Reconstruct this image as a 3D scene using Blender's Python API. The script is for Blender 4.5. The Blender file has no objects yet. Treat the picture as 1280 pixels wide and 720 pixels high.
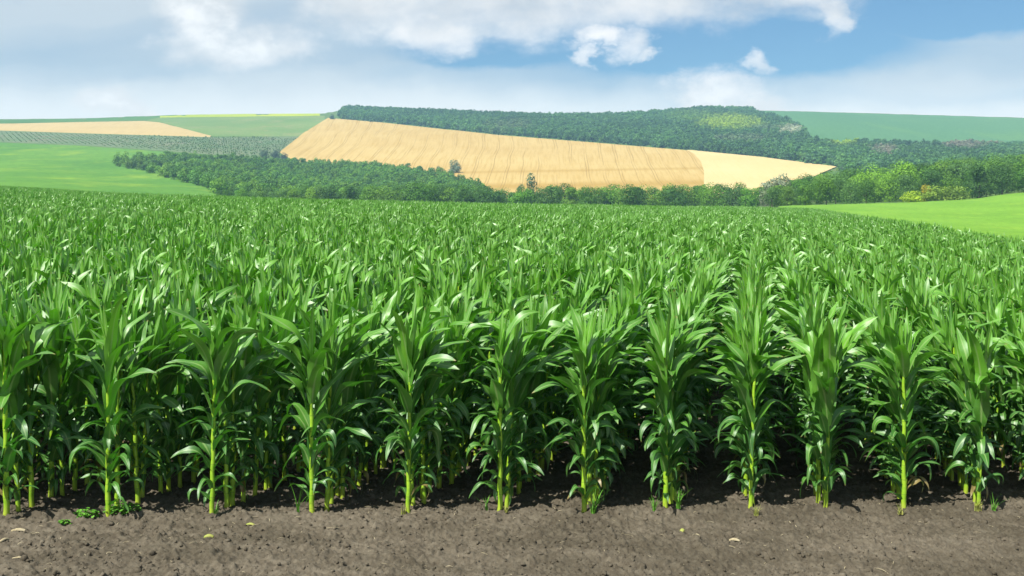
import bpy, math, random
import numpy as np

# ------------------------------------------------------------------ camera, world, sun, exposure
F = 1300.0            # focal length in units of a 1280 wide frame
EL = 243.0            # eye level row
scene = bpy.context.scene
COL = scene.collection
cam_data = bpy.data.cameras.new("camera")
cam = bpy.data.objects.new("camera", cam_data)
COL.objects.link(cam)
cam.location = (0, 0, 0)
cam.rotation_euler = (math.radians(90), 0, 0)
cam_data.sensor_width = 36
cam_data.lens = 36 * F / 1280
cam_data.shift_y = -(360 - EL) / 1280
cam_data.clip_start = 0.1
cam_data.clip_end = 20000
scene.camera = cam

SUN_EL, SUN_FROM = 52.0, -44.0       # degrees up; degrees the sun stands to the left behind the camera
sun_data = bpy.data.lights.new("sun", 'SUN')
sun_data.energy = 5.0
sun_data.angle = math.radians(0.5)
sun_data.color = (1.0, 0.97, 0.91)
sun = bpy.data.objects.new("sun", sun_data)
COL.objects.link(sun)
sun.rotation_euler = (math.radians(90 - SUN_EL), 0, math.radians(SUN_FROM))

world = bpy.data.worlds.new("World")
scene.world = world
world.use_nodes = True


class NT:
    """small helper to write shader node maths"""
    def __init__(s, tree):
        s.t = tree
        s.n = tree.nodes
        s.l = tree.links

    def new(s, typ, **kw):
        n = s.n.new(typ)
        for k, v in kw.items():
            setattr(n, k, v)
        return n

    def put(s, sock, v):
        if hasattr(v, 'is_output') or isinstance(v, bpy.types.NodeSocket):
            s.l.new(v, sock)
        else:
            sock.default_value = v

    def m(s, op, a, b=None, c=None, clamp=False):
        n = s.new('ShaderNodeMath', operation=op, use_clamp=clamp)
        s.put(n.inputs[0], a)
        if b is not None:
            s.put(n.inputs[1], b)
        if c is not None:
            s.put(n.inputs[2], c)
        return n.outputs[0]

    def ramp(s, v, a, b, o0=0.0, o1=1.0, smooth=True):
        n = s.new('ShaderNodeMapRange')
        n.interpolation_type = 'SMOOTHSTEP' if smooth else 'LINEAR'
        s.put(n.inputs['Value'], v)
        n.inputs['From Min'].default_value = a
        n.inputs['From Max'].default_value = b
        n.inputs['To Min'].default_value = o0
        n.inputs['To Max'].default_value = o1
        return n.outputs['Result']

    def mix(s, f, a, b, blend='MIX'):
        n = s.new('ShaderNodeMix', data_type='RGBA', blend_type=blend)
        s.put(n.inputs[0], f)
        s.put(n.inputs[6], a)
        s.put(n.inputs[7], b)
        return n.outputs[2]

    def noise(s, vec, scale, detail=4, rough=0.55, dist=0.0):
        n = s.new('ShaderNodeTexNoise')
        if vec is not None:
            s.l.new(vec, n.inputs['Vector'])
        n.inputs['Scale'].default_value = scale
        n.inputs['Detail'].default_value = detail
        n.inputs['Roughness'].default_value = rough
        n.inputs['Distortion'].default_value = dist
        return n.outputs['Fac']

    def comb(s, x, y, z):
        n = s.new('ShaderNodeCombineXYZ')
        for i, v in enumerate((x, y, z)):
            s.put(n.inputs[i], v)
        return n.outputs[0]

    def sep(s, v):
        n = s.new('ShaderNodeSeparateXYZ')
        s.l.new(v, n.inputs[0])
        return n.outputs


def rgb(r, g, b):
    return (r, g, b, 1.0)


def build_sky():
    w = NT(world.node_tree)
    w.n.clear()
    out = w.new('ShaderNodeOutputWorld')
    bg = w.new('ShaderNodeBackground')
    bg.inputs['Strength'].default_value = 0.064
    w.l.new(bg.outputs[0], out.inputs['Surface'])
    sky = w.new('ShaderNodeTexSky')
    sky.sky_type = 'NISHITA'
    sky.sun_disc = False
    sky.sun_elevation = math.radians(SUN_EL)
    # the sun stands behind the camera (towards -y), swung to the left
    sky.sun_rotation = math.radians(180 - SUN_FROM)
    sky.altitude = 100
    sky.air_density = 1.0
    sky.dust_density = 0.4
    sky.ozone_density = 3.0
    tc = w.new('ShaderNodeTexCoord')
    sx, sy, sz = w.sep(tc.outputs['Generated'])
    ay = w.m('MAXIMUM', w.m('ABSOLUTE', sy), 0.12)
    U = w.m('MULTIPLY_ADD', w.m('DIVIDE', sx, ay), 1.300, 0.640)
    V = w.m('MULTIPLY_ADD', w.m('DIVIDE', sz, ay), -1.300, 0.243)
    U0, V0 = U, V
    P = w.comb(U, w.m('MULTIPLY', V, 1.7), 0.0)
    wx = w.noise(w.comb(U, w.m('MULTIPLY', V, 1.5), 1.7), 11.0, 6, 0.6)
    wy = w.noise(w.comb(U, w.m('MULTIPLY', V, 1.5), 9.2), 11.0, 6, 0.6)
    U = w.m('MULTIPLY_ADD', w.m('SUBTRACT', wx, 0.5), 0.14, U)
    V = w.m('MULTIPLY_ADD', w.m('SUBTRACT', wy, 0.5), 0.07, V)
    n1 = w.noise(P, 7.0, 7, 0.55, 0.3)
    n2 = w.noise(P, 22.0, 6, 0.6)
    nn = w.m('ADD', w.m('MULTIPLY', w.m('SUBTRACT', n1, 0.5), 1.6), w.m('MULTIPLY', w.m('SUBTRACT', n2, 0.5), 1.5))

    def blobs(lst):
        tot = None
        for (u, v, a, b) in lst:
            du = w.m('POWER', w.m('ABSOLUTE', w.m('DIVIDE', w.m('SUBTRACT', U, u), a)), 2.0)
            dv = w.m('POWER', w.m('ABSOLUTE', w.m('DIVIDE', w.m('SUBTRACT', V, v), b)), 2.0)
            g = w.m('SUBTRACT', 1.0, w.m('ADD', du, dv))
            g = w.m('MAXIMUM', g, -2.2)
            tot = g if tot is None else w.m('SMOOTH_MAX', tot, g, 0.35)
        return tot
    cum = blobs([(0.258, 0.030, 0.056, 0.044), (0.300, 0.056, 0.095, 0.034), (0.345, 0.060, 0.05, 0.026),
                 (0.140, 0.130, 0.036, 0.022), (0.165, 0.137, 0.036, 0.014),
                 (0.470, 0.000, 0.090, 0.045), (0.535, 0.042, 0.060, 0.034), (0.640, 0.005, 0.130, 0.050),
                 (0.800, -0.020, 0.200, 0.055), (0.960, -0.010, 0.110, 0.036), (1.035, 0.018, 0.026, 0.026),
                 (0.735, 0.046, 0.03, 0.014),
                 
                 (0.885, 0.120, 0.050, 0.026), (0.935, 0.133, 0.070, 0.014),
                 (-0.35, 0.02, 0.2, 0.05), (1.75, 0.01, 0.2, 0.05), (0.3, -0.25, 0.3, 0.1), (1.1, -0.35, 0.4, 0.1)])
    cmask = w.ramp(w.m('ADD', cum, nn), -0.7, 1.4)
    puff = blobs([(0.775, 0.055, 0.024, 0.020), (0.797, 0.067, 0.014, 0.010), (0.733, 0.070, 0.015, 0.010), (0.940, 0.084, 0.020, 0.014),])
    pmask = w.m('MULTIPLY', w.ramp(w.m('ADD', puff, nn), -0.7, 1.5), 0.85)
    crisp = blobs([(0.245, 0.030, 0.034, 0.030), (0.275, 0.045, 0.050, 0.032), (0.322, 0.053, 0.045, 0.024),
                   (0.138, 0.131, 0.022, 0.014), (0.163, 0.137, 0.022, 0.008), (0.888, 0.121, 0.030, 0.014)])
    kmask = w.m('MULTIPLY', w.ramp(w.m('ADD', crisp, nn), -0.3, 1.0), 0.95)
    cmask = w.m('MAXIMUM', w.m('MAXIMUM', cmask, pmask), kmask)
    # thin veils, thick on the left, torn open in the upper right
    U, V = U0, w.m('MULTIPLY_ADD', w.m('SUBTRACT', wy, 0.5), 0.035, V0)
    Pv = w.comb(w.m('MULTIPLY', U, 0.8), w.m('MULTIPLY_ADD', U, 0.35, w.m('MULTIPLY', V, 5.0)), 3.3)
    nv = w.noise(Pv, 2.6, 5, 0.5, 0.5)
    blue = blobs([(1.13, -0.005, 0.22, 0.028), (0.93, 0.060, 0.20, 0.033), (1.19, 0.028, 0.13, 0.018), (0.60, 0.068, 0.09, 0.018)])
    veil_r = blobs([(1.20, 0.080, 0.17, 0.034), (1.25, 0.055, 0.08, 0.02)])
    low = w.ramp(V, 0.070, 0.150)
    left = w.ramp(U, 0.75, 0.25)
    veil = w.m('ADD', w.m('MULTIPLY', left, 0.50), w.m('MULTIPLY', low, 0.60))
    veil = w.m('ADD', veil, 0.34)
    veil = w.m('ADD', veil, w.m('MULTIPLY', w.m('SUBTRACT', nv, 0.5), 1.3))
    veil = w.m('ADD', veil, w.m('MULTIPLY', w.ramp(veil_r, -1.1, 1.0), 0.40))
    veil = w.m('SUBTRACT', veil, w.m('MULTIPLY', w.ramp(blue, -1.1, 1.0), 0.85))
    veil = w.m('MULTIPLY', w.m('MAXIMUM', w.m('MINIMUM', veil, 1.0), 0.0), 0.92)
    deep = w.mix(1.0, sky.outputs[0], rgb(0.46, 0.77, 0.98), 'MULTIPLY')
    skyc = w.mix(0.85, sky.outputs[0], deep)
    vcol = w.mix(low, rgb(7.3, 7.7, 7.9), rgb(12.2, 12.1, 11.5))
    c = w.mix(veil, skyc, vcol)
    # cumulus: bright tops, greyer bodies
    shade = w.m('ADD', w.m('MULTIPLY', w.ramp(n1, 0.35, 0.65), 0.5), w.m('MULTIPLY', w.ramp(V, 0.0, 0.06), 0.5))
    ccol = w.mix(shade, rgb(8.0, 7.8, 7.6), rgb(13.8, 12.8, 11.9))
    lit = w.mix(w.ramp(n2, 0.3, 0.65), rgb(9.8, 9.5, 9.2), rgb(12.8, 12.3, 11.7))
    ccol = w.mix(kmask, ccol, lit)
    c = w.mix(w.m('MULTIPLY', cmask, 0.92), c, ccol)
    w.l.new(c, bg.inputs['Color'])


build_sky()
scene.view_settings.view_transform = 'Standard'
scene.view_settings.look = 'None'
scene.view_settings.exposure = 0.66
scene.view_settings.gamma = 1.0
scene.cycles.use_denoising = True
scene.cycles.volume_bounces = 0
scene.cycles.max_bounces = 8
scene.cycles.diffuse_bounces = 1
scene.cycles.transparent_max_bounces = 8

RNG = np.random.default_rng(7)
random.seed(7)
ORI = Vector = None


# ------------------------------------------------------------------ helpers
def tag(o, label=None, cat=None, group=None, kind=None):
    for k, v in (("label", label), ("category", cat), ("group", group), ("kind", kind)):
        if v:
            o[k] = v
    return o


def empty(name, loc):
    o = bpy.data.objects.new(name, None)
    o.location = loc
    o.empty_display_size = 0.2
    COL.objects.link(o)
    return o


def mesh_data(name, verts, faces, mats, smooth=False, fattr=None, uv=None, pattr=None, midx=None):
    """faces: list of tuples, or an (n,4)/(n,3) array"""
    me = bpy.data.meshes.new(name)
    verts = np.asarray(verts, dtype=np.float32)
    if isinstance(faces, np.ndarray):
        n, k = faces.shape
        me.vertices.add(len(verts))
        me.vertices.foreach_set("co", verts.ravel())
        me.loops.add(n * k)
        me.loops.foreach_set("vertex_index", faces.astype(np.int32).ravel())
        me.polygons.add(n)
        me.polygons.foreach_set("loop_start", np.arange(0, n * k, k, dtype=np.int32))
        me.update(calc_edges=True)
    else:
        me.from_pydata(verts.tolist(), [], faces)
    for m in (mats if isinstance(mats, (list, tuple)) else [mats]):
        me.materials.append(m)
    if midx is not None:
        me.polygons.foreach_set("material_index", np.asarray(midx, dtype=np.int32))
    if smooth:
        me.polygons.foreach_set("use_smooth", np.ones(len(me.polygons), dtype=bool))
    if uv is not None:       # per vertex uv
        lay = me.uv_layers.new(name="UVMap")
        vi = np.empty(len(me.loops), dtype=np.int32)
        me.loops.foreach_get("vertex_index", vi)
        lay.data.foreach_set("uv", np.asarray(uv, dtype=np.float32)[vi].ravel())
    if pattr:
        for k, arr in pattr.items():
            a = me.attributes.new(k, 'FLOAT', 'POINT')
            a.data.foreach_set("value", np.asarray(arr, dtype=np.float32))
    me.update()
    return me


def link(name, me, parent=None, loc=None):
    o = bpy.data.objects.new(name, me)
    if parent is not None:
        o.parent = parent
    if loc is not None:
        o.location = loc
    COL.objects.link(o)
    return o


def vnoise(x, y, seed=0):
    """value noise with smooth interpolation, numpy arrays in, 0..1 out"""
    xi = np.floor(x).astype(np.int64)
    yi = np.floor(y).astype(np.int64)
    fx = x - xi
    fy = y - yi
    fx = fx * fx * (3 - 2 * fx)
    fy = fy * fy * (3 - 2 * fy)

    def h(a, b):
        n = (a * 374761393 + b * 668265263 + seed * 1442695041) & 0xffffffff
        n = ((n ^ (n >> 13)) * 1274126177) & 0xffffffff
        return ((n ^ (n >> 16)) & 0xffff) / 65535.0
    return ((h(xi, yi) * (1 - fx) + h(xi + 1, yi) * fx) * (1 - fy) +
            (h(xi, yi + 1) * (1 - fx) + h(xi + 1, yi + 1) * fx) * fy)


def fbm(x, y, octv=4, seed=0, gain=0.5):
    s = 0
    a = 1.0
    t = 0
    for i in range(octv):
        s = s + a * vnoise(x * 2 ** i, y * 2 ** i, seed + i * 17)
        t += a
        a *= gain
    return s / t


# ------------------------------------------------------------------ materials
def new_mat(name):
    m = bpy.data.materials.new(name)
    m.use_nodes = True
    t = NT(m.node_tree)
    t.n.clear()
    out = t.new('ShaderNodeOutputMaterial')
    b = t.new('ShaderNodeBsdfPrincipled')
    t.l.new(b.outputs[0], out.inputs['Surface'])
    return m, t, b, out


def leafy(t, b, out, col, trans_col, trans=0.3):
    """principled + translucent leaf"""
    t.put(b.inputs['Base Color'], col)
    tr = t.new('ShaderNodeBsdfTranslucent')
    t.put(tr.inputs['Color'], trans_col)
    mx = t.new('ShaderNodeMixShader')
    mx.inputs[0].default_value = trans
    t.l.new(b.outputs[0], mx.inputs[1])
    t.l.new(tr.outputs[0], mx.inputs[2])
    t.l.new(mx.outputs[0], out.inputs['Surface'])


def mat_corn_leaf():
    m, t, b, out = new_mat("corn_leaf")
    uv = t.new('ShaderNodeUVMap')
    ux, uy, _ = t.sep(uv.outputs[0])
    s = t.m('ABSOLUTE', t.m('SUBTRACT', t.m('MULTIPLY', ux, 2.0), 1.0))
    rib = t.ramp(s, 0.20, 0.06)
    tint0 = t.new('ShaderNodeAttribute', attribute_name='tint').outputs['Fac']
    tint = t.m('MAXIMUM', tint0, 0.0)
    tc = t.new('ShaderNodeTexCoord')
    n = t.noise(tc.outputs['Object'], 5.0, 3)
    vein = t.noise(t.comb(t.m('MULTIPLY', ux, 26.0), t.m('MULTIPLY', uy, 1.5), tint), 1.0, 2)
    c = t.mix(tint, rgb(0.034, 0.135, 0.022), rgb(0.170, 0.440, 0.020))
    c = t.mix(t.ramp(n, 0.3, 0.7), c, t.mix(0.5, c, rgb(0.05, 0.16, 0.02)))
    c = t.mix(t.m('MULTIPLY', t.ramp(vein, 0.35, 0.75), 0.35), c, rgb(0.08, 0.21, 0.05))
    c = t.mix(t.m('MULTIPLY', rib, 0.75), c, rgb(0.27, 0.42, 0.13))
    tip = t.m('MULTIPLY', t.ramp(uy, 0.93, 1.0), t.ramp(n, 0.45, 0.6))
    c = t.mix(tip, c, rgb(0.30, 0.25, 0.08))
    b.inputs['Roughness'].default_value = 0.45
    b.inputs['Specular IOR Level'].default_value = 0.9
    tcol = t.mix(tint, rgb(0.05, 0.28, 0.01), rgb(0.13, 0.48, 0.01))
    c = t.mix(t.ramp(tint0, -0.1, -0.9), c, rgb(0.26, 0.20, 0.07))
    leafy(t, b, out, c, tcol, 0.22)
    bp = t.new('ShaderNodeBump')
    bp.inputs['Strength'].default_value = 0.25
    bp.inputs['Distance'].default_value = 0.004
    t.l.new(vein, bp.inputs['Height'])
    t.l.new(bp.outputs[0], b.inputs['Normal'])
    return m


def mat_stalk():
    m, t, b, out = new_mat("corn_stalk")
    uv = t.new('ShaderNodeUVMap')
    ux, uy, _ = t.sep(uv.outputs[0])
    tc = t.new('ShaderNodeTexCoord')
    n = t.noise(tc.outputs['Object'], 14.0, 3)
    node = t.m('ABSOLUTE', t.m('SUBTRACT', t.m('FRACT', uy), 0.5))
    band = t.ramp(node, 0.44, 0.50)
    c = t.mix(t.ramp(n, 0.3, 0.7), rgb(0.22, 0.42, 0.020), rgb(0.34, 0.54, 0.035))
    c = t.mix(t.m('MULTIPLY', band, 0.6), c, rgb(0.14, 0.24, 0.03))
    low = t.ramp(uy, 0.8, 0.0)
    c = t.mix(t.m('MULTIPLY', low, 0.5), c, rgb(0.42, 0.42, 0.05))
    t.put(b.inputs['Base Color'], c)
    b.inputs['Roughness'].default_value = 0.38
    b.inputs['Subsurface Weight'].default_value = 0.0
    return m


def mat_soil(name='soil', dark=1.0):
    m, t, b, out = new_mat(name)
    tc = t.new('ShaderNodeTexCoord')
    o = tc.outputs['Object']
    n1 = t.noise(o, 1.1, 5, 0.6)
    n2 = t.noise(o, 14.0, 6, 0.7)
    sx, sy, sz = t.sep(o)
    nb = t.noise(t.comb(t.m('MULTIPLY', sx, 0.35), t.m('MULTIPLY', sy, 3.2), 0.0), 1.0, 4, 0.6)
    n3 = t.noise(o, 70.0, 3, 0.6)
    c = t.mix(t.ramp(t.m('ADD', t.m('MULTIPLY', n1, 0.5), t.m('MULTIPLY', nb, 0.5)), 0.38, 0.62), rgb(0.098 * dark, 0.084 * dark, 0.058 * dark), rgb(0.155 * dark, 0.133 * dark, 0.096 * dark))
    c = t.mix(t.ramp(n2, 0.35, 0.7), t.mix(1.0, c, rgb(0.62, 0.60, 0.58), 'MULTIPLY'), c)
    c = t.mix(t.m('MULTIPLY', t.ramp(n3, 0.62, 0.74), 0.35), c, rgb(0.24, 0.20, 0.14))
    t.put(b.inputs['Base Color'], c)
    b.inputs['Roughness'].default_value = 0.95
    b.inputs['Specular IOR Level'].default_value = 0.15
    bp = t.new('ShaderNodeBump')
    bp.inputs['Strength'].default_value = 0.7
    bp.inputs['Distance'].default_value = 0.012
    t.l.new(t.m('ADD', n2, t.m('MULTIPLY', n3, 0.5)), bp.inputs['Height'])
    t.l.new(bp.outputs[0], b.inputs['Normal'])
    return m


def mat_field(name, ca, cb, cc=None, scale=0.02, fine=0.6, rough=0.9):
    """crop seen from afar: broad patches and fine grain, stretched a little along x"""
    m, t, b, out = new_mat(name)
    tc = t.new('ShaderNodeTexCoord')
    x, y, z = t.sep(tc.outputs['Object'])
    v = t.comb(x, t.m('MULTIPLY', y, 0.45), 0.0)
    n1 = t.noise(v, scale, 5, 0.6)
    n2 = t.noise(v, fine, 3, 0.7)
    c = t.mix(t.ramp(n1, 0.3, 0.7), ca, cb)
    if cc is not None:
        n3 = t.noise(v, scale * 2.3, 4, 0.6, 0.6)
        c = t.mix(t.m('MULTIPLY', t.ramp(n3, 0.5, 0.72), 0.7), c, cc)
    c = t.mix(t.ramp(n2, 0.25, 0.75), t.mix(1.0, c, rgb(0.78, 0.80, 0.80), 'MULTIPLY'), t.mix(1.0, c, rgb(1.14, 1.12, 1.10), 'MULTIPLY'))
    t.put(b.inputs['Base Color'], c)
    b.inputs['Roughness'].default_value = rough
    b.inputs['Specular IOR Level'].default_value = 0.1
    return m


def mat_wheat(name, ca, cb, cdark, skew, period, bend=0.0, lines=True, band=None):
    m, t, b, out = new_mat(name)
    tc = t.new('ShaderNodeTexCoord')
    x, y, z = t.sep(tc.outputs['Object'])
    wob = t.m('MULTIPLY', t.m('SUBTRACT', t.noise(tc.outputs['Object'], 0.0035, 1), 0.5), 12.0)
    s = t.m('DIVIDE', t.m('MULTIPLY', t.m('ADD', x, 26.0), 2000.0), t.m('ADD', y, 700.0))
    s = t.m('ADD', s, wob)
    v = t.comb(t.m('MULTIPLY', s, 0.34), t.m('MULTIPLY', y, 0.008), 0.0)
    streak = t.noise(v, 1.0, 4, 0.65)
    n1 = t.noise(tc.outputs['Object'], 0.006, 4, 0.6)
    n2 = t.noise(tc.outputs['Object'], 0.5, 3, 0.7)
    c = t.mix(t.ramp(n1, 0.3, 0.7), ca, cb)
    c = t.mix(t.m('MULTIPLY', t.ramp(streak, 0.42, 0.68), 0.50), c, cdark)
    if band:
        for (yc, w_, amt) in band:
            g = t.ramp(t.m('ABSOLUTE', t.m('SUBTRACT', t.m('ADD', y, t.m('MULTIPLY', x, -0.25)), yc)), w_, 0.0)
            c = t.mix(t.m('MULTIPLY', g, amt), c, cdark)
    if lines:
        fr = t.m('FRACT', t.m('DIVIDE', s, period))
        l1 = t.ramp(t.m('ABSOLUTE', t.m('SUBTRACT', fr, 0.42)), 0.036, 0.010)
        l2 = t.ramp(t.m('ABSOLUTE', t.m('SUBTRACT', fr, 0.58)), 0.036, 0.010)
        brk = t.ramp(t.noise(v, 0.35, 3), 0.34, 0.58)
        ln = t.m('MULTIPLY', t.m('MAXIMUM', l1, l2), brk)
        c = t.mix(t.m('MULTIPLY', ln, 0.62), c, t.mix(1.0, cdark, rgb(0.62, 0.58, 0.55), 'MULTIPLY'))
    c = t.mix(t.ramp(n2, 0.3, 0.7), t.mix(1.0, c, rgb(0.90, 0.90, 0.90), 'MULTIPLY'), c)
    t.put(b.inputs['Base Color'], c)
    b.inputs['Roughness'].default_value = 0.9
    b.inputs['Specular IOR Level'].default_value = 0.1
    return m


def mat_foliage(name, source):
    """source: 'OBJECT' = the object's own colour, 'INSTANCER' = colour of each scattered crown"""
    m, t, b, out = new_mat(name)
    if source == 'OBJECT':
        base = t.new('ShaderNodeObjectInfo').outputs['Color']
    else:
        a = t.new('ShaderNodeAttribute', attribute_name='tint')
        a.attribute_type = 'INSTANCER'
        base = a.outputs['Color']
    vt = t.new('ShaderNodeAttribute', attribute_name='vary').outputs['Fac']
    c = t.mix(vt, t.mix(1.0, base, rgb(1.0, 1.05, 1.05), 'MULTIPLY'), t.mix(1.0, base, rgb(1.6, 1.5, 1.2), 'MULTIPLY'))
    b.inputs['Roughness'].default_value = 0.6
    b.inputs['Specular IOR Level'].default_value = 0.25
    leafy(t, b, out, c, t.mix(1.0, c, rgb(1.5, 1.5, 0.6), 'MULTIPLY'), 0.22)
    return m


def mat_plain(name, c1, c2, scale=8.0, rough=0.8):
    m, t, b, out = new_mat(name)
    tc = t.new('ShaderNodeTexCoord')
    n = t.noise(tc.outputs['Object'], scale, 4, 0.6)
    t.put(b.inputs['Base Color'], t.mix(t.ramp(n, 0.3, 0.7), c1, c2))
    b.inputs['Roughness'].default_value = rough
    b.inputs['Specular IOR Level'].default_value = 0.2
    return m


M_LEAF = mat_corn_leaf()
M_STALK = mat_stalk()
M_SOIL = mat_soil()
M_BARK = mat_plain("bark", rgb(0.09, 0.07, 0.05), rgb(0.16, 0.13, 0.10))
M_FOL = mat_foliage("foliage", 'OBJECT')
M_FOLI = mat_foliage("far_foliage", 'INSTANCER')
M_WEED = mat_plain("weed_leaf", rgb(0.08, 0.24, 0.02), rgb(0.13, 0.33, 0.04), 20.0, 0.5)
M_WEEDY = mat_plain("yellow_grass", rgb(0.24, 0.30, 0.06), rgb(0.38, 0.36, 0.10), 20.0, 0.6)
M_STRAW = mat_plain("straw", rgb(0.30, 0.25, 0.14), rgb(0.46, 0.40, 0.26), 30.0, 0.8)


# ------------------------------------------------------------------ the lie of the land
H = 2.8
AX = -0.029


def vh(u):
    return 224.0 + 0.029 * u


def plane_z(x, y):
    return -H + AX * x + 0.00034 * y


YK = np.array([40., 100, 130, 180, 260, 340, 430, 520, 620, 780, 980, 1230, 1520, 1750, 2000, 2300])
# height above eye level written as the row (v) on which the ground shows, per bearing
TAB = {
    0:    [None, None, None, 246, 246, 240, 230, 221, 212, 199, 183, 168, 155, 149, 143, 138],
    200:  [None, None, 263, 258, 258, 252, 243, 234, 224, 209, 191, 173, 158, 149, 142, 136],
    400:  [None, None, 268, 266, 268, 269, 264, 256, 246, 229, 208, 185, 163, 149, 140, 134],
    600:  [None, None, 272, 270, 270, 270, 266, 257, 247, 229, 208, 185, 163, 150, 140, 134],
    750:  [None, None, None, 271, 270, 269, 265, 257, 247, 229, 208, 185, 163, 150, 140, 134],
    900:  [None, None, None, None, 269, 268, 264, 257, 247, 229, 208, 185, 163, 150, 140, 134],
    990:  [None, None, None, None, 268, 257.8, 254.5, 250, 244, 228, 208, 186, 164, 150, 140, 134],
    1110: [None, None, None, None, 266, 255, 249, 243, 236, 223, 207, 190, 172, 156, 144, 136],
    1200: [None, None, None, None, 262, 251, 243, 235, 228, 217, 205, 191, 176, 158, 145, 137],
    1280: [None, None, None, 277, 257, 242, 234, 227, 221, 212, 203, 192, 178, 160, 146, 138],
    1500: [None, None, None, 270, 240, 222, 214, 208, 203, 198, 193, 186, 174, 160, 148, 140],
}
UK = sorted(TAB)
ZT = np.zeros((len(UK), len(YK)))
for i_, u_ in enumerate(UK):
    for j_, y_ in enumerate(YK):
        vv = TAB[u_][j_]
        ZT[i_, j_] = plane_z((u_ - 640) / F * y_, y_) if vv is None else y_ * (EL - vv) / F
SKY_U = [-600, 0, 100, 250, 400, 430, 520, 600, 680, 750, 800, 850, 880, 925, 950, 1000, 1280, 1900]
SKY_V = [160, 149, 148, 143, 142, 137, 141, 144.5, 148, 147, 145, 141, 137.5, 139, 138, 139, 147, 165]
LOGY = np.log(YK)


def _interp_rows(uu, yy):
    ui = np.interp(uu, UK, np.arange(len(UK)))
    yl = np.interp(np.log(np.maximum(yy, 1.0)), LOGY, np.arange(len(YK)))
    i0 = np.clip(np.floor(ui).astype(int), 0, len(UK) - 2)
    fu = ui - i0
    j0 = np.clip(np.floor(yl).astype(int), 0, len(YK) - 2)
    fy = yl - j0

    # Catmull-Rom along y for a smooth slope, smoothstep along u
    def col(i):
        p0 = ZT[i, np.maximum(j0 - 1, 0)]
        p1 = ZT[i, j0]
        p2 = ZT[i, j0 + 1]
        p3 = ZT[i, np.minimum(j0 + 2, len(YK) - 1)]
        return 0.5 * (2 * p1 + (p2 - p0) * fy + (2 * p0 - 5 * p1 + 4 * p2 - p3) * fy ** 2 + (3 * p1 - p0 - 3 * p2 + p3) * fy ** 3)
    fu2 = fu * fu * (3 - 2 * fu) * 0.5 + fu * 0.5
    return col(i0) * (1 - fu2) + col(i0 + 1) * fu2


YS = np.exp(np.linspace(math.log(150), math.log(2300), 700))


def ground_z(x, y):
    x = np.asarray(x, dtype=float)
    y = np.asarray(y, dtype=float)
    x, y = np.broadcast_arrays(x, y)
    u = 640 + F * x / np.maximum(y, 1.0)
    z = _interp_rows(u, y)
    w = np.clip((y - 60) / 50, 0, 1)
    z = plane_z(x, y) * (1 - w) + z * w
    # the skyline: past the crest the land runs level
    vs = np.interp(u, SKY_U, SKY_V)
    cap = y * (EL - vs) / F
    over = (z > cap) & (y > 900)
    if over.any():
        uf = u[over]
        ye = np.empty(uf.shape)
        uq = np.round(uf / 4) * 4
        for uu in np.unique(uq):
            zz = _interp_rows(np.full(YS.shape, uu), YS)
            vv = np.interp(uu, SKY_U, SKY_V)
            k = np.argmax((zz > YS * (EL - vv) / F) & (YS > 900))
            ye[uq == uu] = YS[k] if k > 0 else 2300
        zc = ye * (EL - vs[over]) / F
        z = z.copy()
        z[over] = np.minimum(z[over], zc)
    return z


def uv_to_y(u, v):
    """distance at which the far slope shows at row v on bearing u (arrays)"""
    u = np.atleast_1d(np.asarray(u, dtype=float))
    v = np.atleast_1d(np.asarray(v, dtype=float))
    out = np.empty(u.shape)
    ys = np.exp(np.linspace(math.log(350), math.log(2290), 400))
    for uu in np.unique(u):
        k = u == uu
        vv = EL - F * ground_z((uu - 640) / F * ys, ys) / ys
        vv = np.minimum.accumulate(vv)
        out[k] = np.interp(-v[k], -vv, ys)
    return out


def grid_faces(nr, nc):
    a = np.arange(nr * nc).reshape(nr, nc)
    return np.stack([a[:-1, :-1], a[:-1, 1:], a[1:, 1:], a[1:, :-1]], axis=-1).reshape(-1, 4)


# ------------------------------------------------------------------ ground, terrain
def build_ground():
    # bare soil: headland in front, and the floor of the corn field
    xs = np.linspace(-90, 90, 61)
    ys = np.concatenate([np.linspace(-60, 0, 7), np.linspace(4, 100, 49)])
    X, Y = np.meshgrid(xs, ys)
    Z = plane_z(X, Y) - 0.05 - 0.3 * np.clip((14 - Y) / 2, 0, 1)
    me = mesh_data("ground", np.stack([X, Y, Z], -1).reshape(-1, 3), grid_faces(*X.shape), M_SOIL, True)
    tag(link("ground", me), kind="structure")
    m = mat_field("hill_grass", rgb(0.075, 0.150, 0.030), rgb(0.12, 0.19, 0.05), rgb(0.17, 0.19, 0.08), 0.01, 0.4)
    us = np.arange(-1400, 2700, 10.0)
    ys = np.concatenate([np.linspace(99.9, 400, 90), np.exp(np.linspace(math.log(404), math.log(2700), 230))])
    Ug, Yg = np.meshgrid(us, ys)
    X = (Ug - 640) / F * Yg
    Z = ground_z(X, Yg) - 0.02
    me = mesh_data("terrain", np.stack([X, Yg, Z], -1).reshape(-1, 3), grid_faces(*X.shape), m, True)
    tag(link("terrain", me), kind="structure")


build_ground()


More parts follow.
